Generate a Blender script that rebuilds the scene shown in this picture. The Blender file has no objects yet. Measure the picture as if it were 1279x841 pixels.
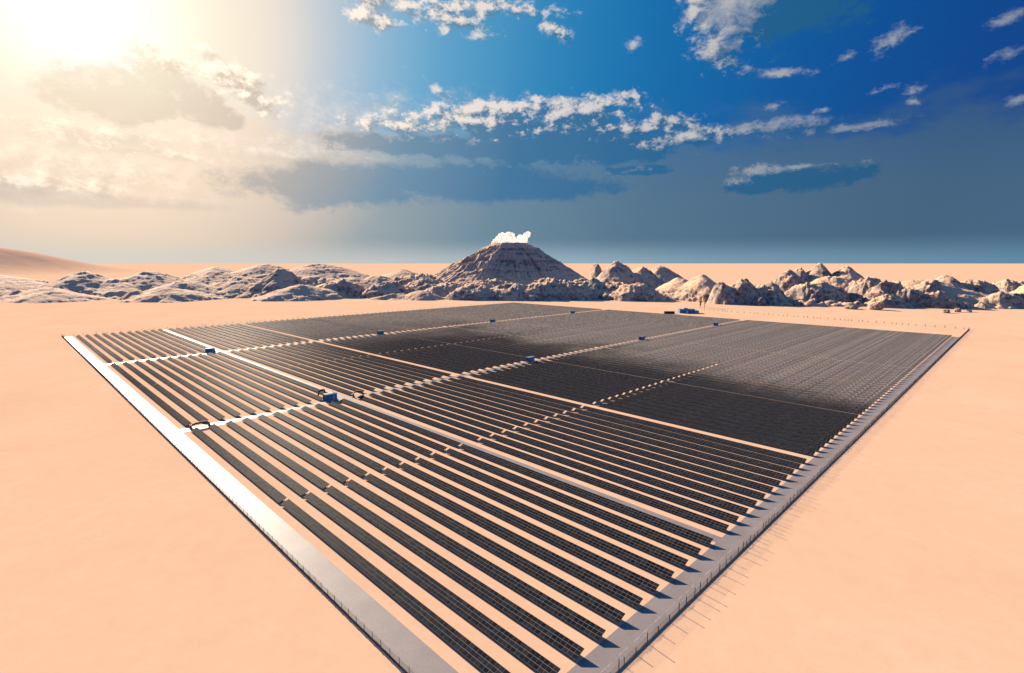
import bpy, math, random
import numpy as np
from mathutils import Vector

random.seed(7)
rng = np.random.default_rng(11)
SC = bpy.context.scene
COL = SC.collection
R = math.radians

# ------------------------------------------------------------------ camera
CAM_H = 60.0
PITCH = 8.03
cam_data = bpy.data.cameras.new('camera')
cam_data.sensor_width = 36.0
cam_data.lens = 18.256
cam_data.clip_start = 0.5
cam_data.clip_end = 400000.0
cam = bpy.data.objects.new('camera', cam_data)
COL.objects.link(cam)
cam.location = (0, 0, CAM_H)
cam.rotation_euler = (R(90 - PITCH), 0, R(-45))      # looks along (+X,+Y)
SC.camera = cam

# ------------------------------------------------------------------ exposure, sun, sky
SUN_AZ, SUN_EL = 7.0, 20.5           # azimuth measured from +Y towards +X
EXPO = 1.38
SC.view_settings.view_transform = 'Standard'
SC.view_settings.look = 'None'
SC.view_settings.exposure = EXPO
SC.view_settings.gamma = 1.0
SC.view_settings.use_curve_mapping = False

sun_vec = Vector((math.cos(R(SUN_EL)) * math.sin(R(SUN_AZ)),
                  math.cos(R(SUN_EL)) * math.cos(R(SUN_AZ)), math.sin(R(SUN_EL))))
sl = bpy.data.lights.new('sun', 'SUN')
sl.energy = 5.0
sl.angle = R(0.53)
sl.color = (1.0, 0.83, 0.64)
so = bpy.data.objects.new('sun', sl)
so.rotation_euler = sun_vec.to_track_quat('Z', 'Y').to_euler()
so.location = (0, 0, 300)
COL.objects.link(so)

class Ex:
    """small expression wrapper: arithmetic on sockets builds Math nodes"""
    def __init__(s, nt, v): s.nt, s.v = nt, v
    def _m(s, op, *a, clamp=False):
        n = s.nt.nodes.new('ShaderNodeMath'); n.operation = op; n.use_clamp = clamp
        for i, x in enumerate((s,) + a):
            x = x.v if isinstance(x, Ex) else x
            if isinstance(x, (int, float)): n.inputs[i].default_value = x
            else: s.nt.links.new(x, n.inputs[i])
        return Ex(s.nt, n.outputs[0])
    def __add__(s, o): return s._m('ADD', o)
    __radd__ = __add__
    def __sub__(s, o): return s._m('SUBTRACT', o)
    def __rsub__(s, o): return (s * -1.0) + o
    def __mul__(s, o): return s._m('MULTIPLY', o)
    __rmul__ = __mul__
    def __truediv__(s, o): return s._m('DIVIDE', o)
    def clamp(s): return s._m('ADD', 0.0, clamp=True)
    def pow(s, e): return s._m('POWER', e)
    def max(s, o): return s._m('MAXIMUM', o)
    def min(s, o): return s._m('MINIMUM', o)
    def sqrt(s): return s._m('SQRT')
    def step(s, a, b):
        n = s.nt.nodes.new('ShaderNodeMapRange'); n.interpolation_type = 'SMOOTHSTEP'
        s.nt.links.new(s.v, n.inputs['Value'])
        if a <= b:
            n.inputs['From Min'].default_value = a; n.inputs['From Max'].default_value = b
            n.inputs['To Min'].default_value = 0; n.inputs['To Max'].default_value = 1
        else:
            n.inputs['From Min'].default_value = b; n.inputs['From Max'].default_value = a
            n.inputs['To Min'].default_value = 1; n.inputs['To Max'].default_value = 0
        return Ex(s.nt, n.outputs['Result'])

def noise_node(nt, vec, scale, detail=6, rough=0.55, dist=0.0, lac=2.0, w=None):
    n = nt.nodes.new('ShaderNodeTexNoise')
    n.inputs['Scale'].default_value = scale; n.inputs['Detail'].default_value = detail
    n.inputs['Roughness'].default_value = rough; n.inputs['Distortion'].default_value = dist
    n.inputs['Lacunarity'].default_value = lac
    if vec is not None: nt.links.new(vec, n.inputs['Vector'])
    return n
def ramp(nt, fac, stops, interp='LINEAR'):
    n = nt.nodes.new('ShaderNodeValToRGB'); cr = n.color_ramp; cr.interpolation = interp
    while len(cr.elements) < len(stops): cr.elements.new(0.5)
    for e, (p, c) in zip(cr.elements, stops):
        e.position = p; e.color = (c[0], c[1], c[2], 1)
    nt.links.new(fac.v if isinstance(fac, Ex) else fac, n.inputs[0])
    return n.outputs[0]
def mixc(nt, fac, a, b, mode='MIX'):
    n = nt.nodes.new('ShaderNodeMix'); n.data_type = 'RGBA'; n.blend_type = mode
    n.clamp_factor = True
    for sock, x in ((n.inputs['Factor'], fac), (n.inputs[6], a), (n.inputs[7], b)):
        x = x.v if isinstance(x, Ex) else x
        if isinstance(x, (int, float)): sock.default_value = x
        elif isinstance(x, tuple): sock.default_value = (x[0], x[1], x[2], 1)
        else: nt.links.new(x, sock)
    return n.outputs[2]
def combine(nt, x, y, z):
    n = nt.nodes.new('ShaderNodeCombineXYZ')
    for i, q in enumerate((x, y, z)):
        q = q.v if isinstance(q, Ex) else q
        if isinstance(q, (int, float)): n.inputs[i].default_value = q
        else: nt.links.new(q, n.inputs[i])
    return n.outputs[0]

def build_sky():
    w = bpy.data.worlds.new('World'); SC.world = w; w.use_nodes = True
    nt = w.node_tree; nt.nodes.clear()
    out = nt.nodes.new('ShaderNodeOutputWorld'); bg = nt.nodes.new('ShaderNodeBackground')
    nt.links.new(bg.outputs[0], out.inputs[0])
    STR = 0.1
    bg.inputs['Strength'].default_value = STR
    K = 1.0 / (STR * 2 ** EXPO)          # seen colour -> background colour
    sky = nt.nodes.new('ShaderNodeTexSky'); sky.sky_type = 'NISHITA'
    sky.sun_disc = False; sky.sun_elevation = R(SUN_EL); sky.sun_rotation = R(SUN_AZ)
    sky.altitude = 300; sky.air_density = 1.0; sky.dust_density = 0.6; sky.ozone_density = 3.0
    tc = nt.nodes.new('ShaderNodeTexCoord')
    nrm = nt.nodes.new('ShaderNodeVectorMath'); nrm.operation = 'NORMALIZE'
    nt.links.new(tc.outputs['Generated'], nrm.inputs[0])
    sep = nt.nodes.new('ShaderNodeSeparateXYZ'); nt.links.new(nrm.outputs[0], sep.inputs[0])
    dx, dy, dz = (Ex(nt, sep.outputs[i]) for i in range(3))
    dot = nt.nodes.new('ShaderNodeVectorMath'); dot.operation = 'DOT_PRODUCT'
    nt.links.new(nrm.outputs[0], dot.inputs[0]); dot.inputs[1].default_value = sun_vec
    s = Ex(nt, dot.outputs['Value'])._m('MINIMUM', 0.999999)._m('ARCCOSINE') * (180 / math.pi)
    el = dz._m('ARCSINE') * (180 / math.pi)
    az = dx._m('ARCTAN2', dy) * (180 / math.pi)            # 0 = +Y, 90 = +X
    # clear air: dims away from the sun; both ramps raised behind camera as added fill
    sf = s / 180.0
    clear = ramp(nt, sf, [(0.0, (1.7, 1.55, 1.2)), (6/180, (1.12, 1.02, .82)), (10/180, (.97, .85, .67)), (14/180, (.88, .77, .65)), (18/180, (.55, .60, .65)), (23/180, (.26, .47, .65)),
                          (29/180, (.10, .36, .58)), (39/180, (.016, .22, .48)), (50/180, (.003, .14, .39)),
                          (64/180, (.001, .080, .31)), (80/180, (.001, .036, .215)), (105/180, (.02, .10, .36)), (125/180, (.14, .38, .95)), (1.0, (.22, .50, 1.1))], 'B_SPLINE')
    low = ramp(nt, sf, [(0.0, (1.5, 1.2, .85)), (8/180, (1.04, .84, .62)), (15/180, (.92, .70, .51)), (22/180, (.64, .53, .44)), (28/180, (.30, .35, .37)), (38/180, (.14, .235, .31)),
                        (53/180, (.080, .16, .25)), (75/180, (.052, .118, .20)), (95/180, (.055, .13, .24)), (120/180, (.15, .38, .90)), (1.0, (.22, .46, 1.0))])
    # streaky warp for cloud edges
    p1 = combine(nt, az * 0.5, el * 1.0, 0.0)
    wv = noise_node(nt, p1, 0.30, 3, 0.6).outputs['Fac']
    wob = (Ex(nt, wv) - 0.5)
    low_w = (el + wob * 12.0 + (az - 45.0) * 0.02).step(15.5, 11.0)
    col = mixc(nt, low_w * (el.step(16.0, 6.0) * .5 + .45), clear, low)
    hz = el.step(2.8, -0.2)                              # paler strip of air on the horizon
    hcol = ramp(nt, sf, [(0.0, (.62, .60, .56)), (30/180, (.54, .56, .56)), (45/180, (.33, .47, .56)), (60/180, (.21, .36, .47)), (90/180, (.10, .24, .38)), (1, (.16, .25, .32))])
    col = mixc(nt, hz * 0.85, col, hcol)

    # ---- clouds: puffs laid out on the dome by azimuth and elevation, edges broken by fractal noise
    pn = combine(nt, az * 0.9, el * 1.35, 3.7)
    n_big = Ex(nt, noise_node(nt, pn, 0.16, 7, 0.62, 0.3).outputs['Fac']) - 0.5
    n_fine = Ex(nt, noise_node(nt, pn, 0.55, 6, 0.66, 0.2).outputs['Fac']) - 0.5
    # same field sampled a little towards the sun, for the lit edges
    sd_az, sd_el = -0.75, 0.55
    pn2 = combine(nt, (az + sd_az) * 0.9, (el + sd_el) * 1.35, 3.7)
    n_big2 = Ex(nt, noise_node(nt, pn2, 0.16, 7, 0.62, 0.3).outputs['Fac']) - 0.5
    n_fine2 = Ex(nt, noise_node(nt, pn2, 0.55, 6, 0.66, 0.2).outputs['Fac']) - 0.5
    n_mic = Ex(nt, noise_node(nt, pn, 1.5, 5, .7, .15).outputs['Fac']) - .5
    n_mic2 = Ex(nt, noise_node(nt, pn2, 1.5, 5, .7, .15).outputs['Fac']) - .5
    grain = (n_fine - n_fine2) * 3.2 + (n_mic - n_mic2) * 1.3 + (n_big - n_big2) * 2.5 + n_mic * .5
    chain = [None]
    pos0 = combine(nt, az, el, 0.0)
    pos1 = combine(nt, az + sd_az, el + sd_el, 0.0)
    def union(blobs, vec):
        """1 at the heart of the nearest puff, 0 on its rim, negative outside"""
        r = None
        for (a, e, ra, re, rot) in blobs:
            mp = nt.nodes.new('ShaderNodeMapping'); mp.vector_type = 'TEXTURE'
            mp.inputs['Location'].default_value = (a, e, 0); mp.inputs['Rotation'].default_value = (0, 0, R(rot))
            mp.inputs['Scale'].default_value = (ra, re, 1)
            if chain[0] is not None:          # evaluated one after another, so few values are alive at once
                ma = nt.nodes.new('ShaderNodeVectorMath'); ma.operation = 'MULTIPLY_ADD'
                nt.links.new(chain[0], ma.inputs[0]); ma.inputs[1].default_value = (1e-7, 1e-7, 0); nt.links.new(vec, ma.inputs[2])
                nt.links.new(ma.outputs[0], mp.inputs['Vector'])
            else:
                nt.links.new(vec, mp.inputs['Vector'])
            ln = nt.nodes.new('ShaderNodeVectorMath'); ln.operation = 'LENGTH'; nt.links.new(mp.outputs[0], ln.inputs[0])
            q = Ex(nt, ln.outputs['Value'])
            r = q if r is None else r.min(q)
            chain[0] = r.v
        return 1.0 - r
    def lit_tone(k):        # white that warms towards the sun and dulls away from it
        return ramp(nt, sf, [(0, (1.5, 1.25, .95)), (18/180, (1.2, 1.0, .80)), (30/180, (.92, .80, .70)), (45/180, (.72, .66, .63)), (62/180, (.42, .43, .45)),
                             (85/180, (.25, .31, .38)), (1, (.2, .25, .3))])
    def dark_tone():
        return ramp(nt, sf, [(0, (1.1, .88, .62)), (12/180, (.66, .54, .42)), (19/180, (.42, .40, .38)), (27/180, (.15, .27, .38)), (38/180, (.045, .165, .32)), (55/180, (.012, .115, .27)), (66/180, (.012, .10, .23)),
                             (85/180, (.012, .085, .19)), (1, (.02, .08, .16))])
    LT, DT = lit_tone(0), dark_tone()
    def layer(col, blobs, amp_b, amp_f, lo, hi, opac, relief, bias, shade_el=None, side=None):
        """relief: strength of lit-edge shading; bias: base light level"""
        u0 = union(blobs, pos0)
        d = u0 + n_big * amp_b + n_fine * amp_f + n_mic * (amp_f * .45)
        d2 = union(blobs, pos1)
        m = d.step(lo, hi)
        lit = (u0 - d2) * (relief * .6 if side is None else side) + grain * (relief * .62) + bias - d.max(0.0) * 0.30
        if shade_el: lit = lit + (el - shade_el[0]) * shade_el[1]
        lit = lit.clamp()
        c = mixc(nt, lit, DT, LT)
        return mixc(nt, m * opac, col, c)
    CLOUDS(layer_fn=layer, col0=col, nt=nt, K=K, sky=sky, bg=bg)

def px2sky(x, y):
    f, cx, cy, p = 648.6, 639.5, 420.5, R(PITCH)
    u0 = cy - y
    F = f * math.cos(p) + u0 * math.sin(p); U = u0 * math.cos(p) - f * math.sin(p); Rr = x - cx
    return 45 + math.degrees(math.atan2(Rr, F)), math.degrees(math.atan2(U, math.hypot(F, Rr)))
def bl(x, y, rx, ry, rot=0):
    a, e = px2sky(x, y)
    ax, _ = px2sky(x + rx, y); ax0, _ = px2sky(x - rx, y)
    _, e1 = px2sky(x, y - ry); _, e0 = px2sky(x, y + ry)
    return (a, e, (ax - ax0) / 2, (e1 - e0) / 2, rot)

def CLOUDS(layer_fn, col0, nt, K, sky, bg):
    c = col0
    L = layer_fn
    E_ = lambda y: px2sky(640, y)[1]
    # thin veil over the sunny side and towards the middle
    c = L(c, [bl(110, 215, 280, 46), bl(330, 190, 210, 34), bl(520, 150, 190, 44)], 2.6, 1.6, -.2, 1.3, .50, 1.0, .72)
    c = L(c, [bl(120, 170, 200, 26), bl(60, 232, 160, 14), bl(200, 192, 170, 12)], 2.4, 2.0, .0, .9, .45, 1.6, .35)
    # long dark bank under the middle
    c = L(c, [bl(430, 234, 170, 34), bl(560, 228, 200, 28), bl(660, 236, 120, 18)], 1.3, .9, -.08, .35, .95, .35, .0)
    c = L(c, [bl(120, 250, 200, 12)], 1.6, 1.2, -.1, .6, .40, .5, .1)
    # dark flat-bottomed bank of the middle, then its torn sunlit tops
    c = L(c, [bl(560, 182, 160, 18), bl(690, 176, 170, 30), bl(770, 186, 90, 20), bl(470, 176, 70, 12), bl(800, 213, 45, 7)], 1.6, 1.4, -.06, .30, .96, .5, .0)
    c = L(c, [bl(590, 150, 130, 26), bl(700, 142, 110, 26), bl(500, 158, 80, 15), bl(800, 160, 70, 18), bl(640, 140, 150, 20), bl(860, 172, 90, 12)], 1.8, 2.2, .0, .60, .92, 2.2, .44, (E_(152), .09))
    # small tops along the dull layer right of centre
    c = L(c, [bl(940, 162, 120, 15), bl(1060, 160, 110, 9), bl(880, 172, 90, 12)], 1.9, 1.9, .05, .7, .55, 1.6, .55, (E_(163), .10))
    # dark lens on the right with a lit left rim
    c = L(c, [bl(1010, 224, 84, 18), bl(950, 232, 50, 10), bl(1060, 218, 40, 12)], 2.2, 1.4, .0, .40, .92, .4, .0)
    c = L(c, [bl(955, 214, 44, 10), bl(1000, 208, 60, 4), bl(925, 226, 20, 8)], 2.2, 2.8, .05, 1.0, .6, 1.6, .45)
    # big cumulus at the upper right: bright towards the sun, dark body behind
    c = L(c, [bl(968, -4, 128, 100)], 1.5, 1.3, .0, .40, .95, .7, .36, None, 5.5)
    c = L(c, [bl(868, 10, 30, 34, 20), bl(890, 52, 30, 34, -30), bl(915, 80, 40, 16, -20), bl(965, 92, 60, 9, -4), bl(880, -10, 30, 24)], 1.8, 2.2, .02, 1.0, .80, 1.8, .52)
    # torn white strip at the top
    c = L(c, [bl(500, 8, 90, 22, -10), bl(600, 8, 100, 20), bl(480, 26, 40, 16), bl(560, 22, 70, 12, -12), bl(690, 36, 36, 16, -30), bl(660, 14, 60, 14)], 2.2, 2.4, .02, .75, .92, 2.2, .60)
    # bright edged cloud near the sun with its grey underside
    c = L(c, [bl(235, 122, 75, 30, -26), bl(270, 142, 50, 18, -20), bl(140, 120, 110, 40)], 1.4, 1.0, .0, .35, .75, .6, .08)
    c = L(c, [bl(285, 92, 80, 26, -28), bl(325, 125, 36, 22, -30), bl(200, 70, 80, 16, -15)], 2.2, 2.4, .02, .7, .85, 2.0, .58)
    # small stray puffs
    c = L(c, [bl(596, 44, 20, 9), bl(791, 56, 14, 12), bl(966, 133, 22, 9), bl(1140, 112, 20, 12), bl(1142, 126, 18, 9), bl(1112, 50, 44, 15, 22), bl(1060, 70, 20, 7, 10),
              bl(1266, 66, 36, 12, 10), bl(1262, 22, 34, 14, 8), bl(1030, 138, 18, 5), bl(545, 112, 44, 10, -28), bl(1105, 110, 20, 6, 20), bl(1270, 125, 22, 8)], 2.0, 3.2, .08, 1.3, .80, 1.8, .52)
    # lift to the background strength and lay it over the physical sky
    n = nt.nodes.new('ShaderNodeVectorMath'); n.operation = 'SCALE'; n.inputs['Scale'].default_value = K
    nt.links.new(c, n.inputs[0])
    fin = mixc(nt, 0.985, sky.outputs[0], n.outputs[0])
    nt.links.new(fin, bg.inputs['Color'])
build_sky()

# ------------------------------------------------------------------ helpers
def tag(o, label=None, cat=None, group=None, kind=None):
    if label: o['label'] = label
    if cat: o['category'] = cat
    if group: o['group'] = group
    if kind: o['kind'] = kind
    return o
class MB:
    """collects boxes, bars and quads and links them as ONE mesh object"""
    def __init__(s): s.v, s.f, s.n = [], [], 0
    def add(s, v, f):
        v = np.asarray(v, float); s.v.append(v)
        s.f.extend([tuple(i + s.n for i in q) for q in f]); s.n += len(v)
    def box(s, x0, y0, z0, x1, y1, z1):
        s.add([(x0,y0,z0),(x1,y0,z0),(x1,y1,z0),(x0,y1,z0),(x0,y0,z1),(x1,y0,z1),(x1,y1,z1),(x0,y1,z1)],
              [(0,3,2,1),(4,5,6,7),(0,1,5,4),(1,2,6,5),(2,3,7,6),(3,0,4,7)])
    def quad(s, a, b, c, d): s.add([a, b, c, d], [(0,1,2,3)])
    def tube(s, pts, radii, n=8, cap=True):
        pts = [Vector(p) for p in pts]; base = s.n; vs = []
        for i, p in enumerate(pts):
            t = (pts[min(i+1, len(pts)-1)] - pts[max(i-1, 0)]).normalized()
            a = t.cross(Vector((0,0,1)) if abs(t.z) < .9 else Vector((1,0,0))).normalized(); b = t.cross(a)
            r = radii[i] if hasattr(radii, '__len__') else radii
            for k in range(n):
                q = 2*math.pi*k/n; vs.append(p + (a*math.cos(q) + b*math.sin(q))*r)
        fs = []
        for i in range(len(pts)-1):
            for k in range(n):
                fs.append((i*n+k, i*n+(k+1)%n, (i+1)*n+(k+1)%n, (i+1)*n+k))
        if cap:
            fs.append(tuple(range(n))[::-1]); fs.append(tuple((len(pts)-1)*n+k for k in range(n)))
        s.add([tuple(v) for v in vs], fs)
    def mesh(s, name, mat, smooth=False):
        me = bpy.data.meshes.new(name)
        me.from_pydata(np.concatenate(s.v).tolist() if s.v else [], [], s.f)
        for m in (mat if isinstance(mat, (list, tuple)) else [mat]): me.materials.append(m)
        if smooth: me.polygons.foreach_set('use_smooth', [True]*len(me.polygons))
        me.update(); return me
    def build(s, name, mat, parent=None, loc=(0,0,0), smooth=False):
        o = bpy.data.objects.new(name, s.mesh(name, mat, smooth)); COL.objects.link(o)
        o.location = loc; o.parent = parent
        return o
def empty(name, loc=(0,0,0), rz=0):
    o = bpy.data.objects.new(name, None); o.location = loc; o.rotation_euler = (0,0,rz)
    o.empty_display_size = 1; COL.objects.link(o); return o

# ------------------------------------------------------------------ materials
def mat_base(name):
    m = bpy.data.materials.new(name); m.use_nodes = True
    nt = m.node_tree; b = nt.nodes['Principled BSDF']
    return m, nt, b
def simple(name, col, rough=0.6, metal=0.0, var=0.12, scale=1.0, spec=0.5):
    m, nt, b = mat_base(name)
    tc = nt.nodes.new('ShaderNodeTexCoord')
    n = noise_node(nt, tc.outputs['Object'], scale, 5, .6)
    lo = tuple(c*(1-var) for c in col); hi = tuple(min(1, c*(1+var)) for c in col)
    nt.links.new(ramp(nt, n.outputs['Fac'], [(.3, lo), (.7, hi)]), b.inputs['Base Color'])
    b.inputs['Roughness'].default_value = rough; b.inputs['Metallic'].default_value = metal
    b.inputs['Specular IOR Level'].default_value = spec
    return m
def world_pos(nt):
    g = nt.nodes.new('ShaderNodeNewGeometry'); return g.outputs['Position'], g
def bump(nt, b, h, strength, dist):
    n = nt.nodes.new('ShaderNodeBump'); n.inputs['Strength'].default_value = strength; n.inputs['Distance'].default_value = dist
    nt.links.new(h.v if isinstance(h, Ex) else h, n.inputs['Height']); nt.links.new(n.outputs[0], b.inputs['Normal'])

SAND = (.665, .425, .278)
def sand_colour(nt, pos):
    a = Ex(nt, noise_node(nt, pos, .018, 5, .6, .6).outputs['Fac'])
    b_ = Ex(nt, noise_node(nt, pos, .22, 5, .65, .4).outputs['Fac'])
    f = a * .6 + b_ * .4
    return ramp(nt, f, [(.34, tuple(c*.94 for c in SAND)), (.5, SAND), (.66, (.70, .46, .31))]), a, b_
def make_sand():
    m, nt, b = mat_base('desert_sand')
    pos, g = world_pos(nt)
    c, a, b_ = sand_colour(nt, pos)
    fine = Ex(nt, noise_node(nt, pos, 2.2, 4, .7).outputs['Fac'])
    c = mixc(nt, fine.step(.66, .80) * .22, c, (.47, .29, .19))
    nt.links.new(c, b.inputs['Base Color'])
    b.inputs['Roughness'].default_value = 1.0; b.inputs['Specular IOR Level'].default_value = 0.0
    rp = nt.nodes.new('ShaderNodeMapping'); rp.inputs['Scale'].default_value = (.55, .16, 1); rp.inputs['Rotation'].default_value = (0, 0, R(35))
    nt.links.new(pos, rp.inputs['Vector'])
    rip = Ex(nt, noise_node(nt, rp.outputs[0], .35, 4, .6, 1.0).outputs['Fac'])
    bump(nt, b, rip * .7 + fine * .14 + a * .5, .30, .35)
    return m
def make_rock(name='desert_rock', band=None):
    m, nt, b = mat_base(name)
    pos, g = world_pos(nt)
    sc, a, b_ = sand_colour(nt, pos)
    n1 = Ex(nt, noise_node(nt, pos, .035, 6, .65, .4).outputs['Fac'])
    n2 = Ex(nt, noise_node(nt, pos, .16, 6, .7, .3).outputs['Fac'])
    rock = ramp(nt, n2 * .65 + n1 * .35, [(.38, (.065, .055, .052)), (.46, (.20, .16, .14)), (.54, (.38, .295, .24)), (.66, (.52, .385, .29))])
    sp = nt.nodes.new('ShaderNodeSeparateXYZ'); nt.links.new(g.outputs['Normal'], sp.inputs[0])
    nz = Ex(nt, sp.outputs[2])
    if band:                                   # darker cliff strata part way up the cone
        pz = nt.nodes.new('ShaderNodeSeparateXYZ'); nt.links.new(pos, pz.inputs[0]); z = Ex(nt, pz.outputs[2]) + (n1 - .5) * 60.0
        kb = z.step(band[0], band[0]+12) * z.step(band[1]+12, band[1]) * (n2 * .6 + n1 * .4).step(.42, .58)
        rock = mixc(nt, kb * .55, rock, (.12, .098, .09))
        mp = nt.nodes.new('ShaderNodeMapping'); mp.inputs['Scale'].default_value = (.25, .25, 3.2); nt.links.new(pos, mp.inputs['Vector'])
        st = Ex(nt, noise_node(nt, mp.outputs[0], .035, 5, .6, .5).outputs['Fac'])      # lying rock layers
        rock = mixc(nt, st.step(.46, .58) * .75, rock, (.55, .42, .33))
    k = (nz + (n2 - .5) * .35 + (n1 - .5) * .25).step(.66, .88)
    nt.links.new(mixc(nt, k, rock, sc), b.inputs['Base Color'])
    b.inputs['Roughness'].default_value = .95; b.inputs['Specular IOR Level'].default_value = .1
    bump(nt, b, n2 * 1.0 + n1 * 1.0, .6, 3.0)
    return m
def make_road():
    m, nt, b = mat_base('road_asphalt')
    pos, g = world_pos(nt)
    n1 = Ex(nt, noise_node(nt, pos, 3.5, 5, .75).outputs['Fac'])
    n2 = Ex(nt, noise_node(nt, pos, .12, 5, .6).outputs['Fac'])
    c = ramp(nt, n1 * .6 + n2 * .4, [(.36, (.19, .162, .155)), (.5, (.235, .202, .195)), (.64, (.30, .255, .24))])
    nt.links.new(c, b.inputs['Base Color'])
    b.inputs['Roughness'].default_value = .55; b.inputs['Specular IOR Level'].default_value = .25
    bump(nt, b, n1, .25, .03)
    return m
def make_panel():
    m, nt, b = mat_base('solar_glass')
    pos, g = world_pos(nt)
    ri = Ex(nt, g.outputs['Random Per Island'])
    n = Ex(nt, noise_node(nt, pos, .5, 4, .6).outputs['Fac'])
    c = ramp(nt, ri * .75 + n * .25, [(.1, (.006, .006, .008)), (.45, (.012, .011, .013)), (.8, (.024, .021, .021)), (1, (.042, .034, .030))])
    # paler grey-brown painted on the far rows, standing in for reflected sky
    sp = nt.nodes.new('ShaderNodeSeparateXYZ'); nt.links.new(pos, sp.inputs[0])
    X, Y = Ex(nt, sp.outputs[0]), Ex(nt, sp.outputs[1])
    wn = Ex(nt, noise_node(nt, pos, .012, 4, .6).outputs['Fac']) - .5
    far = SKY_SHEEN(X, Y, wn)
    sheen_col = ramp(nt, ri * .6 + n * .4, [(.2, (.105, .088, .076)), (.5, (.20, .168, .144)), (.8, (.34, .285, .24))])
    nt.links.new(mixc(nt, far * SHEEN_AMT, c, sheen_col), b.inputs['Base Color'])
    b.inputs['Roughness'].default_value = .9; b.inputs['Specular IOR Level'].default_value = 0.0
    gl = nt.nodes.new('ShaderNodeBsdfGlossy'); gl.inputs['Roughness'].default_value = .45
    mx = nt.nodes.new('ShaderNodeMixShader'); mx.inputs[0].default_value = .006
    nt.links.new(b.outputs[0], mx.inputs[1]); nt.links.new(gl.outputs[0], mx.inputs[2])
    nt.links.new(mx.outputs[0], nt.nodes['Material Output'].inputs['Surface'])
    return m
SHEEN_AMT = 1.0
def SKY_SHEEN(X, Y, wn):  # mask of the painted-in sky reflection, by field position
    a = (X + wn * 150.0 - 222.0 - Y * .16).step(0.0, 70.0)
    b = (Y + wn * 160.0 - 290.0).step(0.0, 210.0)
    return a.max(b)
M_STONE = simple('pale_boulder_stone', (.33, .25, .20), .95, 0, .35, .35, 0.1)
M_CONE = make_rock('mountain_rock', (48, 92))
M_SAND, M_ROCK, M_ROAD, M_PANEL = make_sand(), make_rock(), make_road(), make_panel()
M_STEEL = simple('galvanised_steel', (.20, .205, .22), .5, .3, .15, .8)
M_RAIL = simple('panel_frame_grey', (.135, .138, .148), .8, .0, .15, 1.5, 0.0)
M_FENCE = simple('fence_steel', (.06, .06, .065), .6, .2, .2, 1.0)
M_KERB = simple('kerb_concrete', (.11, .10, .10), .9, 0, .4, .6, 0.1)
M_BLUE = simple('shade_blue_steel', (.020, .155, .290), .5, .0, .15, .6)  # blue tint of the shaded sides put into the base colour
M_ROOF = simple('pale_roof_sheet', (.20, .28, .34), .5, .0, .12, .5)
M_DARK = simple('dark_louvre', (.02, .035, .06), .6, 0, .2, 1)
M_WHITE = simple('white_paint', (.74, .72, .70), .6, 0, .08, .4)
M_CONC = simple('pad_concrete', (.45, .40, .35), .9, 0, .12, .5)
M_RUST = simple('rusty_brown_steel', (.105, .058, .040), .8, .1, .35, 2.0)
M_BLACK = simple('black_container_steel', (.018, .017, .018), .6, .1, .3, .5)
M_BARK = simple('dry_brown_bark', (.16, .095, .065), .95, 0, .3, 1.5)
M_LEAF = simple('dry_brown_leaf', (.17, .11, .075), .9, 0, .35, .8)
M_GLASS = simple('dark_window', (.02, .03, .04), .15, 0, .1, 1)

# ------------------------------------------------------------------ ground, roads, tracks
def disc():
    mb = MB(); rad = [0, 150, 400, 900, 2000, 5000, 12000, 40000, 160000]; n = 96
    vs = [(0, 0, 0)]; fs = []
    for r in rad[1:]:
        for k in range(n): vs.append((r*math.cos(2*math.pi*k/n), r*math.sin(2*math.pi*k/n), 0))
    for k in range(n): fs.append((0, 1+k, 1+(k+1) % n))
    for i in range(len(rad)-2):
        a, b = 1+i*n, 1+(i+1)*n
        for k in range(n): fs.append((a+k, b+k, b+(k+1) % n, a+(k+1) % n))
    mb.add(vs, fs)
    tag(mb.build('ground', M_SAND), kind='structure')
disc()
def sheet(name, rects, z, mat):
    mb = MB()
    for x0, y0, x1, y1 in rects: mb.quad((x0, y0, z), (x1, y0, z), (x1, y1, z), (x0, y1, z))
    return tag(mb.build(name, mat), kind='structure')
RX1 = 557.0
sheet('road', [(38.05, 38.05, 43.3, 556.5), (43.3, 38.05, RX1, 43.15)], .012, M_ROAD)
sheet('service_path', [(43.3, 210.2, RX1-2, 215.2), (43.3, 384.6, RX1-2, 390.8)], .012, M_ROAD)
sheet('track', [(105.7, 43.15, 108.7, 210.2), (105.7, 215.2, 108.7, 384.6), (105.7, 390.8, 108.7, 556.5)], .008, M_ROAD)
def make_line_mat():
    m, nt, b = mat_base('pale_gravel')
    pos, g = world_pos(nt)
    n = noise_node(nt, pos, .9, 5, .7)
    nt.links.new(ramp(nt, n.outputs['Fac'], [(.42, (.235, .195, .182)), (.56, (.34, .28, .25)), (.7, (.5, .42, .36))]), b.inputs['Base Color'])
    b.inputs['Roughness'].default_value = .9
    return m
def edge_line():
    mb = MB(); m = make_line_mat(); N = 900; prev = None
    for i in range(N+1):
        x = 44 + (RX1-45)*i/N
        w = .05 + .07*abs(math.sin(i*1.7)+math.sin(i*.63))*.5; y = 39.6 + .03*math.sin(i*.41) + .02*math.sin(i*1.3)
        cur = ((x, y-w, .018), (x, y+w, .018))
        if prev: mb.quad(prev[0], cur[0], cur[1], prev[1])
        prev = cur
    tag(mb.build('road_edge_line', m), kind='structure')
edge_line()

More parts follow.
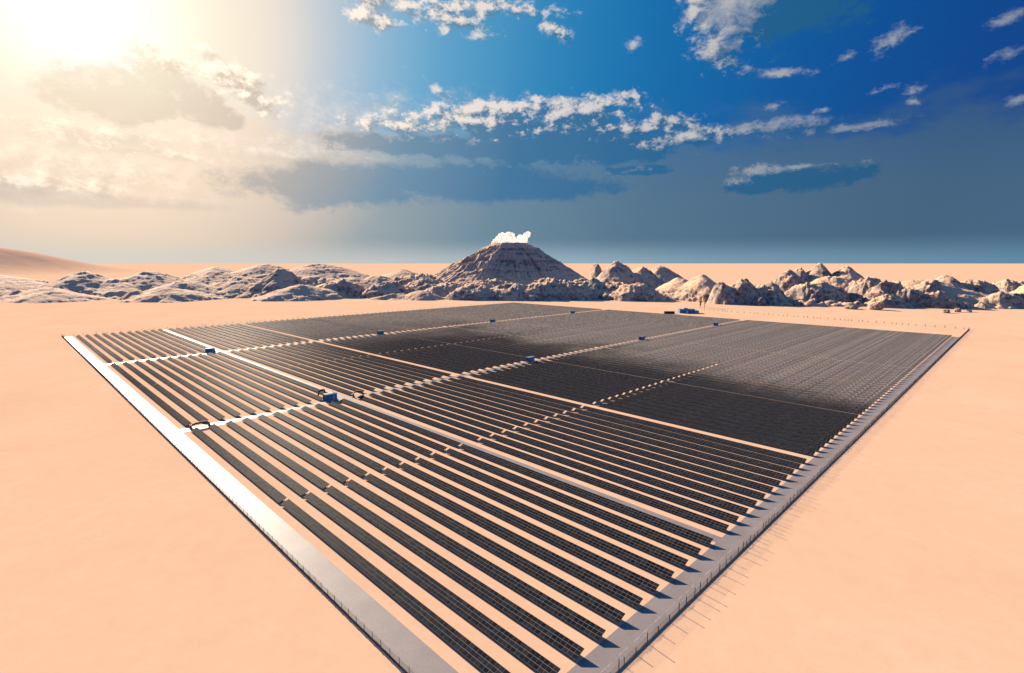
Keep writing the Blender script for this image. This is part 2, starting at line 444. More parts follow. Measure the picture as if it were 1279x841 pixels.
# ------------------------------------------------------------------ hills
def perlin2(x, y, seed):
    r = np.random.default_rng(seed); P = r.permutation(256); P = np.concatenate([P, P])
    ang = r.random(256)*2*np.pi; gx, gy = np.cos(ang), np.sin(ang)
    xi, yi = np.floor(x).astype(int), np.floor(y).astype(int); xf, yf = x-xi, y-yi
    u, v = xf**3*(xf*(xf*6-15)+10), yf**3*(yf*(yf*6-15)+10)
    def gr(ix, iy, fx, fy):
        h = P[P[ix & 255] + (iy & 255)]; return gx[h]*fx + gy[h]*fy
    a, b = gr(xi, yi, xf, yf), gr(xi+1, yi, xf-1, yf)
    c, d = gr(xi, yi+1, xf, yf-1), gr(xi+1, yi+1, xf-1, yf-1)
    return (a+(b-a)*u)*(1-v) + (c+(d-c)*u)*v
def fbm(x, y, seed, octv=5, gain=.5, ridged=False):
    t, amp, fr, nrm = np.zeros_like(x), 1.0, 1.0, 0.0
    for o in range(octv):
        n = perlin2(x*fr + 13.7*o, y*fr - 7.3*o, seed+o)*1.5
        t += amp*((1-np.abs(n)*1.6) if ridged else n); nrm += amp
        amp *= gain; fr *= 2.03
    return t/nrm
F_, CX_, CY_ = 648.6, 639.5, 420.5
def ray_at(x, y, depth):
    """world point on the sight line of a photo pixel, 'depth' metres ahead of the camera's foot"""
    p = R(PITCH); u0 = CY_ - y
    f = F_*math.cos(p) + u0*math.sin(p); u = u0*math.cos(p) - F_*math.sin(p); r = x - CX_
    t = depth/f; s = math.sqrt(.5)
    return (depth + r*t)*s, (depth - r*t)*s, CAM_H + u*t
HILLS = [  # photo column, metres ahead, photo row of the top, half width in columns, half depth m, rockiness
 (-60,1250,338,70,120,.6),(20,1000,352,55,90,.8),(62,900,360,38,60,.8),(104,1000,340,40,85,.9),(72,850,364,32,40,.9),(150,1000,349,36,80,.9),(185,1060,339.5,42,95,.9),
 (228,940,351,40,60,.9),(215,870,360,36,45,.7),(255,1100,345,40,80,.9),(268,1450,333.5,32,130,.5),(303,1020,346,42,80,1),(330,1500,330.5,45,130,.6),(352,980,336.5,26,55,.7),
 (400,1450,330.5,58,140,.7),(440,1050,347,42,80,1),(378,900,356,38,45,.8),(470,1080,345,40,80,1),(502,1400,337,34,120,.6),(530,1000,350,30,65,1.2),(485,940,353,28,50,1.2),(425,960,351,30,50,1.1),
 (560,940,355,32,55,1.2),(520,1080,344,40,70,1.2),(592,890,357,28,45,1.2),(640,890,356,34,50,1.2),(610,960,351,40,60,1.1),(690,910,350,30,55,1.2),(668,880,356,24,45,1.2),(735,930,349,28,55,1.2),(712,900,352,24,45,1.2),
 (746,1130,331,10,30,1.1),(772,1080,327.5,26,55,.9),(800,1110,334,24,65,.8),(826,1180,332.5,26,75,.7),(795,870,356,32,45,1.2),(770,900,354,26,45,1.2),(850,950,347,28,65,.6),(878,900,344,28,60,.5),
 (905,800,355,16,40,1.3),(926,800,351,20,40,1.3),(956,800,355,24,40,1.3),(985,900,341,17,50,1.2),(1001,950,336,15,50,1.1),(1022,950,331,19,60,1.0),(1056,930,334,27,70,.7),(1040,850,345,40,50,1.0),
 (1082,800,350,25,45,1.4),(1020,800,354,30,40,1.3),(1108,760,354,24,38,1.5),(1132,740,360,20,32,1.6),(1160,770,351,18,40,1.2),(1184,800,345,26,50,.9),(1150,800,350,60,60,.6),(1214,800,352,28,45,1.2),
 (1264,850,352,32,50,1.2),(1246,720,367,26,22,1.4),(1170,720,366,26,26,1.5),(1190,700,372,14,16,1.5),(1110,720,370,20,22,1.5),(1320,800,348,40,60,1.0),(1390,850,342,50,80,1.0)]
def polar_grid(az0, az1, na, r0, r1, nr):
    az = np.radians(np.linspace(az0, az1, na)); r = r0*(r1/r0)**np.linspace(0, 1, nr)
    A, RR = np.meshgrid(az, r)
    return RR*np.sin(A), RR*np.cos(A)
def grid_mesh(name, X, Y, Z, mat, thr=None):
    nr, na = X.shape
    co = np.stack([X, Y, Z], -1).reshape(-1, 3)
    i = np.arange(nr*na).reshape(nr, na)
    q = np.stack([i[:-1,:-1], i[:-1,1:], i[1:,1:], i[1:,:-1]], -1).reshape(-1, 4)
    if thr is not None:                      # leave out faces lying wholly under the sand
        q = q[(Z.reshape(-1)[q] > thr).any(1)]
        used, inv = np.unique(q, return_inverse=True); co = co[used]; q = inv.reshape(-1, 4)
    q = q[:, ::-1]
    me = bpy.data.meshes.new(name)
    me.vertices.add(len(co)); me.vertices.foreach_set('co', co.astype(np.float32).ravel())
    me.loops.add(q.size); me.loops.foreach_set('vertex_index', q.astype(np.int32).ravel())
    me.polygons.add(len(q)); me.polygons.foreach_set('loop_start', np.arange(0, q.size, 4, dtype=np.int32))
    me.polygons.foreach_set('use_smooth', np.ones(len(q), bool))
    me.update(); me.validate(); me.materials.append(mat)
    o = bpy.data.objects.new(name, me); COL.objects.link(o)
    return tag(o, kind='structure')
def hills():
    X, Y = polar_grid(-12, 104, 1750, 700, 2300, 330)
    wx = fbm(X/60, Y/60, 3, 4)*16; wy = fbm(X/60, Y/60, 23, 4)*16
    rg = fbm(X/34, Y/34, 41, 5, .55, True); fn = fbm(X/9, Y/9, 61, 4, .6)
    bl_ = fbm(X/15, Y/15, 83, 3, .5, True)
    Z = np.full(X.shape, -1.0); rock = np.zeros(X.shape)
    s = math.sqrt(.5)
    rnd = random.Random(21); extra = []
    for k in range(150):                                   # small outcrops scattered along the foot of the right hills
        px = rnd.uniform(940, 1330); D = rnd.uniform(715, 860) + abs(px-1100)*.12
        base = 329 + 60*F_/D; extra.append((px, D, base - rnd.uniform(3, 10)*rnd.uniform(.5, 1), rnd.uniform(3, 10), rnd.uniform(4, 9), 1.3))
    for k in range(70):
        px = rnd.uniform(540, 900); D = rnd.uniform(860, 960); base = 329 + 60*F_/D
        extra.append((px, D, base - rnd.uniform(3, 9), rnd.uniform(5, 14), rnd.uniform(7, 16), 1.2))
    for k in range(60):
        px = rnd.uniform(-60, 540); D = rnd.uniform(870, 1300); base = 329 + 60*F_/D
        extra.append((px, D, base - rnd.uniform(5, 12), rnd.uniform(10, 26), rnd.uniform(12, 34), .9))
    for (px, D, yt, hw, hd, rk) in HILLS + extra:
        x, y, z = ray_at(px, yt, D)
        L = math.hypot(x, y); ux, uy = x/L, y/L
        cone = rk <= 1.05
        w = hw*D/F_*(1.45 if cone else 1.3); d = hd*(1.5 if cone else 1.1)
        big = max(w, d)*1.25 + 25
        near = np.nonzero((np.abs(X-x) < big) & (np.abs(Y-y) < big))
        if not len(near[0]): continue
        xx, yy = X[near], Y[near]; k = min(1, w/35)
        ex, ey = xx + wx[near]*k - x, yy + wy[near]*k - y
        a = (ex*uy - ey*ux)/w; b = (ex*ux + ey*uy)/d
        q = np.sqrt(a*a + b*b); r_, bb_, f_ = rg[near], bl_[near], fn[near]
        if cone:
            q2 = q*(1 + .30*(r_-.5)); fall = np.clip((1.2 - np.sqrt(q2*q2 + .04))*1.0, 0, 1)
            h = (z+1.5)*fall*(1 + rk*.35*(r_-.6)*np.clip(1.5-fall, 0, 1))
            h = h + rk*(1.2*(bb_-.5) + .8*f_)*np.clip(fall*2.5, 0, 1)
        else:
            q2 = q*(1 + .22*(r_-.5)); fall = np.clip(1-q2**2, 0, None)
            h = (z+1.5)*(fall**.85)*(1 + rk*.34*(r_-.62)*np.clip(1.6-fall*.9, 0, 1))
            h = h + rk*min(1, z/14)*(min(z, 40)*.10*(r_-.55) + 3.4*(bb_-.5) + 1.6*f_)*np.clip(fall*2.5, 0, 1)
        Z[near] = np.maximum(Z[near], h - 1.0)
    grid_mesh('hills', X, Y, Z, M_ROCK, -.9)
def mountain():
    x0, y0, zt = ray_at(637, 303.5, 1500)
    n = 300; g = np.linspace(-330, 330, n); GX, GY = np.meshgrid(g, g)
    th = np.arctan2(GY, GX); q = np.hypot(GX, GY)
    gul = fbm(np.cos(th)*4.2, np.sin(th)*4.2, 5, 4, .55, True)      # gullies run down the flanks
    gul2 = fbm(np.cos(th)*11 + q*.004, np.sin(th)*11, 15, 3, .55, True)
    rough = fbm(GX/22, GY/22, 9, 5, .6); ter = fbm(GX/60, GY/60, 19, 4, .5, True)
    top = 50.0; k = np.clip((q-top)/(205 + 30*np.clip(-(GX-GY)/(np.hypot(GX,GY)+1), 0, 1)), 0, None)
    prof = np.where(q < top, 1.0, np.clip(1-k, 0, None)**1.12*.98+.02*np.exp(-k*6))
    band = np.clip(k*5, 0, 1)*np.clip((1-k)*2, 0, 1)
    Z = (zt+2)*prof + band*((gul-.6)*17 + (gul2-.6)*7 + rough*8 + (ter-.55)*9) - 3
    Z -= np.where(q < 38, (1-(q/38)**2)*14, 0)                       # crater
    Z += np.where(k < .2, rough*3, 0)
    Z = np.where(q > 320, -3, Z)
    grid_mesh('mountain', x0+GX, y0+GY, Z, M_CONE, -2.5)
    return x0, y0, zt
def dune():
    x0, y0, zt = ray_at(-45, 307, 3200)
    s = math.sqrt(.5)
    U, V = np.meshgrid(np.linspace(-1300, 1300, 170), np.linspace(-2900, 1500, 260))   # U across the view, V away
    GX, GY = (U + V)*s, (V - U)*s
    crest = 60*np.sin(U/220)
    h = np.where(V < crest, np.exp(-((V-crest)/1500)**2), np.exp(-((V-crest)/600)**2))*np.exp(-(np.abs(U)/480)**2.2)
    hb = np.exp(-((U-170)/100)**2 - ((V+1300)/110)**2)*26
    Z = (zt+2)*h - 2 + (hb + fbm(GX/140, GY/140, 33, 3)*2.0)*np.clip(h*3, 0, 1)
    grid_mesh('sand_dune', x0+GX, y0+GY, Z, M_SAND, -1.5)
hills(); MX, MY, MZ = mountain(); dune()

def displaced_ball(mb, c, r, seed, sq=(1,1,1), amp=.3, fr=1.2, n=(18, 12)):
    nu, nv = n; vs = []; fs = []
    th = np.linspace(0, np.pi, nv+1); ph = np.linspace(0, 2*np.pi, nu, endpoint=False)
    from mathutils import noise
    off = Vector((seed*3.1, seed*1.7, seed*.9))
    for t in th:
        for p in ph:
            d = Vector((math.sin(t)*math.cos(p), math.sin(t)*math.sin(p), math.cos(t)))
            k = 1 + amp*noise.fractal(d*fr + off, .6, 2.0, 4)
            vs.append((c[0]+d.x*r*sq[0]*k, c[1]+d.y*r*sq[1]*k, c[2]+d.z*r*sq[2]*k))
    for i in range(nv):
        for k in range(nu): fs.append((i*nu+k, (i+1)*nu+k, (i+1)*nu+(k+1) % nu, i*nu+(k+1) % nu))
    mb.add(vs, fs)
def steam():
    m = bpy.data.materials.new('white_steam'); m.use_nodes = True; nt = m.node_tree; nt.nodes.clear()
    out = nt.nodes.new('ShaderNodeOutputMaterial'); mx = nt.nodes.new('ShaderNodeMixShader')
    d = nt.nodes.new('ShaderNodeBsdfDiffuse'); t = nt.nodes.new('ShaderNodeBsdfTranslucent')
    d.inputs[0].default_value = (.96, .95, .94, 1); t.inputs[0].default_value = (.98, .97, .96, 1)
    mx.inputs[0].default_value = .75
    nt.links.new(d.outputs[0], mx.inputs[1]); nt.links.new(t.outputs[0], mx.inputs[2]); nt.links.new(mx.outputs[0], out.inputs[0])
    mb = MB(); s = math.sqrt(.5); r = random.Random(5)
    spots = [(-42,2,8),(-34,8,10),(-26,14,11),(-16,18,12),(-6,20,12),(-20,6,13),(-8,8,14),(4,10,12),(6,22,9),(14,6,11),(20,12,8),(26,6,9),(34,10,9),(40,16,9),(46,23,8),(50,29,6),(30,2,9),(42,5,7),(-30,0,10),(12,0,10)]
    for i, (u, h, rad) in enumerate(spots):
        c = (MX + u*s + r.uniform(-12, 12)*s, MY - u*s + r.uniform(-12, 12)*s, MZ - 3 + h)
        displaced_ball(mb, c, rad*1.18, i+1, (1, 1, .9), .30, 2.1, (32, 20))
    o = mb.build('steam_plume', m, smooth=True)
    rm = o.modifiers.new('merge', 'REMESH'); rm.mode = 'VOXEL'; rm.voxel_size = 1.1; rm.use_smooth_shade = True
    tag(o, 'white puffy steam rising from the flat top of the cone-shaped mountain', 'steam')
steam()

# ------------------------------------------------------------------ solar rows
PITCH_X = 5.70
BLOCKS = [45.7, 111.0, 176.6, 240.8, 305.0, 369.3, 433.6, 497.9]
SEGS = [(43.4, 127.4), (128.5, 209.4), (216.0, 301.4), (302.1, 383.6), (391.8, 470.0), (471.6, 556.0)]
W, Z0, Z1 = 2.12, .45, 1.17
TILT = math.atan2(Z1-Z0, W)
ct, st_ = math.cos(TILT), math.sin(TILT); SL = math.hypot(W, Z1-Z0)
MOD = .95
def on_slope(u, y, n): return (u*ct - n*st_, y, Z0 + u*st_ + n*ct)
def slab(mb, u0, u1, y0, y1, n0, n1):
    p = [on_slope(u, y, n) for n in (n0, n1) for (u, y) in ((u0, y0), (u1, y0), (u1, y1), (u0, y1))]
    mb.add(p, [(0,3,2,1),(4,5,6,7),(0,1,5,4),(1,2,6,5),(2,3,7,6),(3,0,4,7)])
def modules(mb, L, seed, full=True):
    r = random.Random(seed); n = int(L/MOD); step = L/n; h = SL/3; g = .06
    for j in range(n):
        for i in range(3):
            u0, u1, y0, y1 = i*h + g, (i+1)*h - g, j*step + g, (j+1)*step - g
            t = [r.uniform(-.005, .005) for _ in range(2)]
            a = [on_slope(u, y, .032 + t[0]*a_ + t[1]*b_) for (u, y, a_, b_) in ((u0,y0,-1,-1),(u1,y0,1,-1),(u1,y1,1,1),(u0,y1,-1,1))]
            if full:
                b = [on_slope(u, y, .014) for (u, y) in ((u0,y0),(u1,y0),(u1,y1),(u0,y1))]
                mb.add(b + a, [(0,3,2,1),(4,5,6,7),(0,1,5,4),(1,2,6,5),(2,3,7,6),(3,0,4,7)])
            else:
                mb.add(a, [(0,1,2,3)])
def frame(mb, L):
    slab(mb, 0, SL, 0, L, -.03, .012)                      # backing rails and module frames
    for u in (.45, SL-.45): slab(mb, u-.05, u+.05, .1, L-.1, -.14, -.032)
def post(mb, y, lo=0.0):
    for u, w in ((.45, .05), (SL-.45, .05)):
        x, _, z = on_slope(u, y, -.14)
        mb.box(x-w, y-w, lo-.3, x+w, y+w, z)
    xa, _, za = on_slope(.45, y, -.15); xb, _, zb = on_slope(SL-.45, y, -.15)
    mb.tube([(xa, y, .12), (xb, y, zb-.1)], .03, 4)
def post_ys(L, n): return [.6 + (L-1.2)*k/(n-1) for k in range(n)]
N_POST = 10
NEAR, FAR, FAR2 = {}, {}, {}
for si, (a, b) in enumerate(SEGS):
    L = b-a
    if si < 2:
        m1 = MB(); modules(m1, L, si); m2 = MB(); frame(m2, L)
        m3 = MB(); post(m3, 0.0)
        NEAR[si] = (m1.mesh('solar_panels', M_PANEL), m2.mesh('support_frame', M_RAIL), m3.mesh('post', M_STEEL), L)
    mb = MB(); frame(mb, L)
    for y in post_ys(L, N_POST): post(mb, y)
    nf = len(mb.f)
    modules(mb, L, 20+si)
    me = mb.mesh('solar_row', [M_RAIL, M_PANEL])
    me.polygons.foreach_set('material_index', [0]*nf + [1]*(len(me.polygons)-nf)); me.update()
    FAR[si] = me
    if si % 2 == 0:
        L2 = SEGS[si+1][0]-a-.12; mb = MB(); frame(mb, L2)
        for y in post_ys(L2, N_POST): post(mb, y)
        nf = len(mb.f); modules(mb, L2, 20+si)
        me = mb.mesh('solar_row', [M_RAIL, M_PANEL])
        me.polygons.foreach_set('material_index', [0]*nf + [1]*(len(me.polygons)-nf)); me.update()
        FAR2[si] = me
def photo_area(x, y0, y1):
    s = math.sqrt(.5); p = R(PITCH); P = []
    for (X, Y, Z) in ((x, y0, Z0), (x+W, y0, Z1), (x+W, y1, Z1), (x, y1, Z0)):
        f = (X+Y)*s; r = (X-Y)*s; u = Z-CAM_H
        d = f*math.cos(p) - u*math.sin(p); v = f*math.sin(p) + u*math.cos(p)
        P.append((min(max(CX_+F_*r/d, 0), 1279), min(max(CY_-F_*v/d, 0), 841)))
    return abs(sum(P[i][0]*P[(i+1) % 4][1] - P[(i+1) % 4][0]*P[i][1] for i in range(4)))/2
ORD = 'first second third fourth fifth sixth seventh eighth ninth tenth eleventh'.split()
SEGN = ['stretch ending at the grey road', 'stretch before first cross path', 'stretch beyond first cross path',
        'stretch before second cross path', 'stretch beyond second cross path', 'farthest stretch']
cells = []
for bi, bx in enumerate(BLOCKS):
    for k in range(11):
        for si, (a, b) in enumerate(SEGS):
            x = bx + PITCH_X*k
            cells.append((photo_area(x, a, b), bi, k, si, x, a))
cells.sort(key=lambda c: -c[0])
GROUP = 'rows of tilted solar panels'
for (ar, bi, k, si, x, a) in cells[:300]:
    lab = '%s solar row of %s block from white road, %s' % (ORD[k], ORD[bi], SEGN[si])
    if bi == 0 and k == 0 and False: pass
    if bi < 2 and si < 2:
        root = empty('solar_row', (x, a, 0)); tag(root, lab, 'solar panels', GROUP)
        mp, mf, mpost, L = NEAR[si]
        for nm, me in (('solar_panels', mp), ('support_frame', mf)):
            o = bpy.data.objects.new(nm, me); COL.objects.link(o); o.parent = root
        for y in post_ys(L, N_POST):
            o = bpy.data.objects.new('post', mpost); COL.objects.link(o); o.parent = root; o.location = (0, y, 0)
    else:
        o = bpy.data.objects.new('solar_row', FAR2.get(si, FAR[si]) if bi >= 4 else FAR[si]); COL.objects.link(o); o.location = (x, a, 0)
        tag(o, lab, 'solar panels', GROUP)
# the remaining, farthest rows as one mass
def far_mass():
    mb = MB(); mp = []
    vs, fs, mi = [], [], []; base = 0
    proto = {}
    for si, (a, b) in enumerate(SEGS):
        L2 = (SEGS[si+1][0]-a-.12) if si % 2 == 0 else b-a
        q = MB(); frame(q, L2)
        for y in post_ys(L2, 6): post(q, y)
        nf = len(q.f); modules(q, L2, 40+si, False)
        proto[si] = (np.concatenate(q.v), q.f, nf)
    for (ar, bi, k, si, x, a) in cells[300:]:
        v, f, nf = proto[si]
        vs.append(v + np.array([x, a, 0])); fs.extend([tuple(i+base for i in q) for q in f]); mi.extend([0]*nf + [1]*(len(f)-nf)); base += len(v)
    me = bpy.data.meshes.new('solar_field'); me.from_pydata(np.concatenate(vs).tolist(), [], fs)
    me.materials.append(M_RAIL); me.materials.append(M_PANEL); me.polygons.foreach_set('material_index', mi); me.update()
    o = bpy.data.objects.new('solar_field', me); COL.objects.link(o)
    tag(o, 'dense grey-brown mass of solar rows at the far back of the field', 'solar panels', kind='stuff')
far_mass()

# ------------------------------------------------------------------ fences
def fence(name, p0, p1, label, spacing, kerb=True, bars=True, bar_step=.2, H=1.5, maxposts=95, jitter=.0, pw=.055):
    p0, p1 = Vector(p0), Vector(p1); d = p1-p0; L = d.length; ang = math.atan2(d.y, d.x)
    root = empty(name, (p0.x, p0.y, 0), ang); tag(root, label, 'fence')
    if kerb:
        mb = MB(); mb.box(0, -.07, -.2, L, .07, kerb); mb.build('base_wall', M_KERB, root)
    if bars:
        mb = MB(); n = int(L/bar_step); x = (np.arange(n)+.5)*bar_step; w = .008
        base = np.array([(-w,-w,.3),(w,-w,.3),(w,w,.3),(-w,w,.3),(-w,-w,H-.08),(w,-w,H-.08),(w,w,H-.08),(-w,w,H-.08)])
        v = base[None] + np.stack([x, 0*x, 0*x], -1)[:, None]
        fl = [(0,1,5,4),(1,2,6,5),(2,3,7,6),(3,0,4,7)]
        mb.add(v.reshape(-1, 3), [tuple(i+8*k for i in q) for k in range(n) for q in fl])
        ns = int(L/.10); xs_ = (np.arange(ns)+.5)*.10; rj = np.random.default_rng(3)
        hh = .26 + .16*np.abs(np.sin(xs_*.9)*np.sin(xs_*.23+1)) + rj.uniform(0, .12, ns); ws = .018
        bb = np.array([(-ws,-.01,0),(ws,-.01,0),(ws,.01,0),(-ws,.01,0),(-ws,-.01,1),(ws,-.01,1),(ws,.01,1),(-ws,.01,1)])
        v = bb[None] * np.stack([1+0*hh, 1+0*hh, hh], -1)[:, None] + np.stack([xs_, 0*xs_, 0*xs_], -1)[:, None]
        mb.add(v.reshape(-1, 3), [tuple(i+8*k for i in q) for k in range(ns) for q in fl])
        mb.build('bar_mesh', M_FENCE, root)
    r = random.Random(len(label)); xs = []; x = 0.0
    while x < L:
        xs.append((x, H*(1 + r.uniform(-jitter, jitter)))); x += spacing*(1 + r.uniform(-jitter, jitter)*1.6)
    pm = MB(); pm.box(-pw, -pw, -.2, pw, pw, 1.0); pm.box(-pw*1.3, -pw*1.3, 1.0, pw*1.3, pw*1.3, 1.03); me = pm.mesh('post', M_FENCE)
    dist = sorted(xs, key=lambda q: (p0 + d*(q[0]/L)).length)
    for (x, h) in dist[:maxposts]:
        o = bpy.data.objects.new('post', me); COL.objects.link(o); o.parent = root; o.location = (x, 0, 0); o.scale = (1, 1, h)
    if len(dist) > maxposts:
        mb = MB()
        for (x, h) in dist[maxposts:]: mb.box(x-pw, -pw, -.2, x+pw, pw, h)
        o = mb.build('distant_posts', M_FENCE, root); o['kind'] = 'stuff'
    return root
fence('steel_fence', (37.95, 37.9, 0), (628, 37.3, 0), 'long steel bar fence on low kerb along the outer side of the grey road', 2.6, .15, True, .22, 1.5, 95, .30, .05)
fence('steel_fence', (37.8, 38.3, 0), (37.5, 566, 0), 'steel bar fence with dark kerb along the outer side of the white glaring road', 2.6, .25, True, .16, 1.5, 95, .0, .03)
fence('post_fence', (628.4, 37.8, 0), (648, 300, 0), 'sparse line of small dark posts on the sand towards the boulder hills', 5.5, False, False, H=1.7, maxposts=95, jitter=.3, pw=.18)
fence('post_fence', (39, 566.5, 0), (560, 574, 0), 'line of thin posts behind the far ends of the solar rows', 6.0, False, False, H=1.4, maxposts=95, jitter=.3, pw=.10)

# ------------------------------------------------------------------ inverter cabins on the cross paths
def cabin(loc, label, seed):
    root = empty('inverter_cabin', loc); tag(root, label, 'cabin', 'blue inverter cabins on the cross paths')
    LX, LY, HZ = 5.4, 2.6, 2.9
    mb = MB(); mb.box(-LX/2-.35, -LY/2-.35, -.1, LX/2+.35, LY/2+.35, .22); mb.build('base', M_CONC, root)
    mb = MB(); mb.box(-LX/2, -LY/2, .22, LX/2, LY/2, HZ)
    for k in range(18):
        x = -LX/2+.25 + k*(LX-.5)/17; mb.box(x-.06, -LY/2-.035, .35, x+.06, -LY/2-.002, HZ-.15)
    for k in range(9):
        y = -LY/2+.25 + k*(LY-.5)/8
        mb.box(-LX/2-.035, y-.06, .35, -LX/2-.002, y+.06, HZ-.15); mb.box(LX/2+.002, y-.06, .35, LX/2+.035, y+.06, HZ-.15)
    mb.build('body', M_BLUE, root)
    mb = MB(); mb.add([(-LX/2-.15, -LY/2-.18, HZ), (LX/2+.15, -LY/2-.18, HZ), (LX/2+.15, LY/2+.18, HZ), (-LX/2-.15, LY/2+.18, HZ),
                       (-LX/2-.15, -LY/2-.18, HZ+.12), (LX/2+.15, -LY/2-.18, HZ+.12), (LX/2+.15, LY/2+.18, HZ+.12), (-LX/2-.15, LY/2+.18, HZ+.12),
                       (-LX/2-.15, 0, HZ+.34), (LX/2+.15, 0, HZ+.34)],
                      [(0,3,2,1),(0,1,5,4),(2,3,7,6),(4,5,9,8),(6,7,8,9),(1,2,6,9,5),(3,0,4,8,7)]); mb.build('roof', M_ROOF, root)
    for x in (-1.3, 1.2):
        mb = MB(); mb.box(x-.5, -LY/2-.09, .3, x+.5, -LY/2-.04, 2.4); d = mb.build('door', M_ROOF if x > 0 else M_BLUE, root)
        mb = MB(); mb.box(x+.34, -LY/2-.13, 1.2, x+.40, -LY/2-.09, 1.45); mb.build('handle', M_STEEL, d)
    mb = MB()
    mb.box(-LX/2-.10, -.8, 1.3, -LX/2-.04, .8, 2.5); mb.build('louvre', M_DARK, root)
    mb = MB(); mb.tube([(1.8, .5, HZ+.1), (1.8, .5, HZ+.75)], .14, 10); mb.tube([(1.8, .5, HZ+.75), (1.8, .5, HZ+.85)], .22, 10); mb.build('vent', M_STEEL, root)
for x, y, lab in [(101.3, 215.2, 'largest blue cabin on the first cross path, beside the brown arches'),
                  (230.0, 214.2, 'blue cabin on first cross path at the dark patch, second from white road'),
                  (359.0, 214.0, 'blue cabin on first cross path, third from the white road'),
                  (494.0, 214.0, 'blue cabin on first cross path, farthest from the white road'),
                  (101.0, 391.0, 'blue cabin on second cross path, nearest the white road'),
                  (231.0, 389.5, 'blue cabin on second cross path, second from white road'),
                  (361.0, 389.0, 'blue cabin on second cross path, third from white road'),
                  (493.0, 389.0, 'tiny blue cabin on second cross path, farthest from white road')]:
    cabin((x, y, 0), lab, 0)

# ------------------------------------------------------------------ brown cable arches near row ends
def arch(loc, rz, span, h, label):
    root = empty('cable_arch', loc, rz); tag(root, label, 'cable arch')
    pts = [(-span/2, 0, -.1), (-span/2, 0, h*.55), (-span*.38, 0, h*.88), (-span*.2, 0, h), (span*.2, 0, h), (span*.38, 0, h*.9), (span/2, 0, h*.55), (span/2, 0, -.1)]
    mb = MB(); mb.tube(pts, .34, 10); mb.build('duct', M_RUST, root, smooth=True)
    mb = MB()
    for k in range(9):
        x = -span*.40 + span*.80*k/8; z = h - .30*max(0, (abs(x)/(span*.4)-.5)*2)*h*.35
        mb.box(x-.09, -.47, z-.45, x+.09, .47, z+.42)
    mb.build('collar', M_RUST, root)
    mb = MB()
    for x in (-span/2, span/2): mb.box(x-.55, -.6, -.1, x+.55, .6, .28)
    mb.build('footing', M_RUST, root)
arch((49.6, 212.6, 0), 0, 6.0, 1.7, 'dark brown arch joining the ends of the first two rows by white road')
arch((101.6, 224.0, 0), R(12), 3.6, 2.9, 'small brown arch at a row end behind the largest blue cabin')
arch((112.9, 211.5, 0), R(-25), 4.2, 2.6, 'brown arch beside the sandy track, right of the largest blue cabin')

# ------------------------------------------------------------------ substation beyond the field
def substation():
    root = empty('substation_building', (596, 296, 0), R(-45)); tag(root, 'low pale-blue flat-roofed building on the sand beyond the field', 'building')
    mb = MB(); mb.box(-9, -4, -.2, 9, 4, 4.6); mb.build('wall', M_BLUE, root)
    mb = MB(); mb.box(-9.6, -4.6, 4.6, 9.6, 4.6, 5.1); mb.box(-4, -2.5, 5.1, 1, 2.5, 6.2); mb.build('roof', M_ROOF, root)
    for x in (-6.5, -3.5, 3, 6):
        mb = MB(); mb.box(x-.8, -4.08, 1.8, x+.8, -4.003, 3.4); mb.build('window', M_GLASS, root)
    mb = MB(); mb.box(-1, -4.1, 0, .6, -4.004, 2.6); mb.build('door', M_WHITE, root)
    mb = MB(); mb.box(9.7, -3.4, -.2, 14.5, 3.0, 3.2); mb.build('annex', M_ROOF, root)
    root = empty('storage_container', (573, 306, 0), R(-48)); tag(root, 'long black storage container beside the pale-blue building', 'container')
    mb = MB(); mb.box(-6.1, -1.3, 0.15, 6.1, 1.3, 2.9)
    for k in range(30):
        x = -5.9 + 11.8*k/29; mb.box(x-.09, -1.36, .35, x+.09, -1.302, 2.75)
    mb.build('body', M_BLACK, root)
    mb = MB()
    for x in (-6.0, 6.0):
        for y in (-1.2, 1.2): mb.box(x-.12, y-.12, -.1, x+.12, y+.12, .15)
    mb.build('corner_casting', M_BLACK, root)
    mb = MB(); mb.box(6.11, -1.2, .3, 6.18, 1.2, 2.7); mb.build('door', M_BLACK, root)
substation()
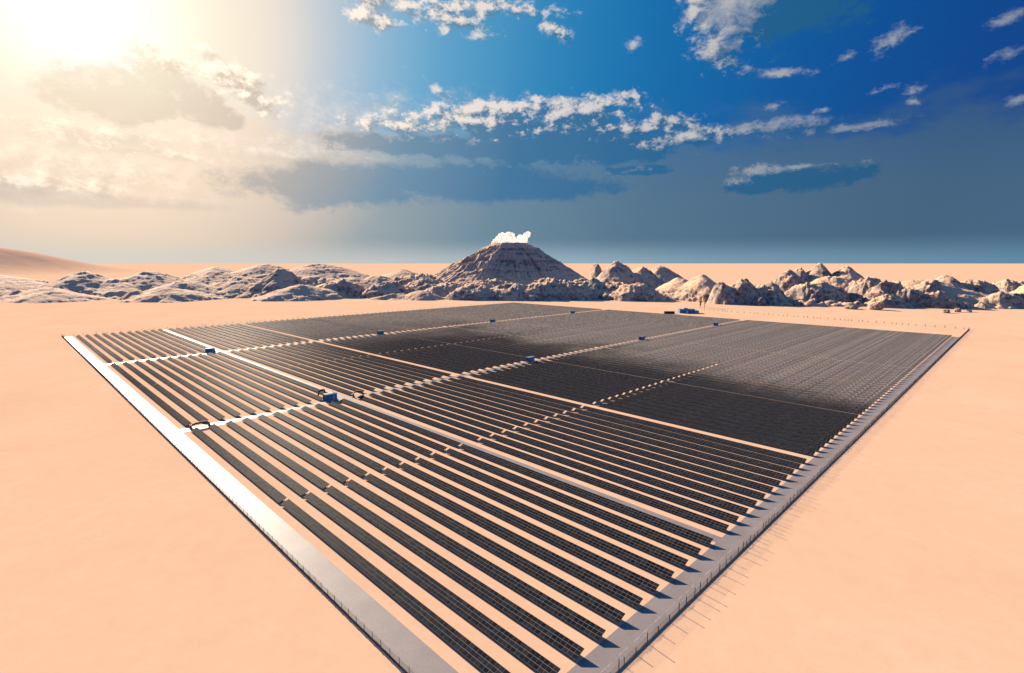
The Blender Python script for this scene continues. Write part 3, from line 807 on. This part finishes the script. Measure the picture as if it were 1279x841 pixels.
def tree(loc, h, lean, seed, label, crown_w, crown_lo):
    r = random.Random(seed); root = empty('dry_tree', loc); tag(root, label, 'tree')
    mb = MB(); top = Vector((lean*s_, -lean*s_, h)) if False else Vector((lean*.707, -lean*.707, h))
    def pt(t): return Vector((top.x*t*t, top.y*t*t, h*t))
    mb.tube([pt(t) for t in (0, .25, .5, .75, .95)], [.42, .34, .26, .18, .08], 7)
    for k in range(16):
        t = r.uniform(.3, .95); a = r.uniform(0, 6.28); q = pt(t); l = r.uniform(.6, 1.0)*crown_w
        mb.tube([q, q + Vector((math.cos(a)*l*.5, math.sin(a)*l*.5, l*.5)), q + Vector((math.cos(a)*l*.8, math.sin(a)*l*.8, l*1.1))], [.11, .07, .03], 5)
    mb.build('trunk', M_BARK, root)
    mb = MB()
    for k in range(900):
        t = r.uniform(crown_lo, 1.03); a = r.uniform(0, 6.28); w = crown_w*math.sqrt(r.random())*(.55 + .45*math.sin(math.pi*min(1, (t-crown_lo)/(1.05-crown_lo))))
        if math.sin(t*17 + a*2) < -.25: continue
        c = pt(t) + Vector((math.cos(a)*w, math.sin(a)*w, 0)); sz = r.uniform(.15, .34)
        u = Vector((r.uniform(-1,1), r.uniform(-1,1), r.uniform(-1,1))).normalized()*sz; v = u.orthogonal().normalized()*sz
        mb.quad(c-u-v, c+u-v, c+u+v, c-u+v)
    mb.build('crown', M_LEAF, root)
x, y, _ = ray_at(874.5, 386, 705); tree((x, y, 0), 14, .4, 3, 'thicker upright dry brown tree behind the pale-blue building', 1.7, .25)
x, y, _ = ray_at(879.5, 386, 712); tree((x, y, 0), 13.5, 4.0, 9, 'slender leaning dry brown tree beside the thicker upright one', .9, .35)

# ------------------------------------------------------------------ loose boulders below the hills
def boulder(px, py, rpx, sq, seed, label, mat=None):
    u0 = CY_-py; p = R(PITCH)
    D = CAM_H*(F_*math.cos(p)+u0*math.sin(p))/(F_*math.sin(p)-u0*math.cos(p))
    x, y, z = ray_at(px, py, D); r = rpx*D/F_
    mb = MB(); displaced_ball(mb, (0, 0, r*sq*.45), r, seed, (1, 1, sq), .40, 1.5, (40, 28))
    o = mb.build('boulder', mat or M_STONE, loc=(x, y, 0), smooth=True)
    tag(o, label, 'boulder', 'loose boulders below the hills')
boulder(1094, 387, 7, .8, 3, 'rounded brown boulder on open sand in front of the rocky hills')
boulder(1063, 386, 7, .5, 8, 'low flat grey-blue boulder just left of the rounded brown one')
boulder(1181, 391, 4, .7, 5, 'small grey boulder, leftmost of three in a cluster on sand')
boulder(1196, 390, 3.2, 1.1, 12, 'small upright boulder in the middle of a cluster of three')
boulder(1210, 390, 3.2, .7, 17, 'small pale boulder, rightmost of three in a cluster on sand')
boulder(1236, 384, 12, .36, 21, 'long low brown-ended rock ridge lying on sand before the hills')
boulder(1276, 380, 11, .8, 26, 'big dark boulder cut by the picture edge below the hills')
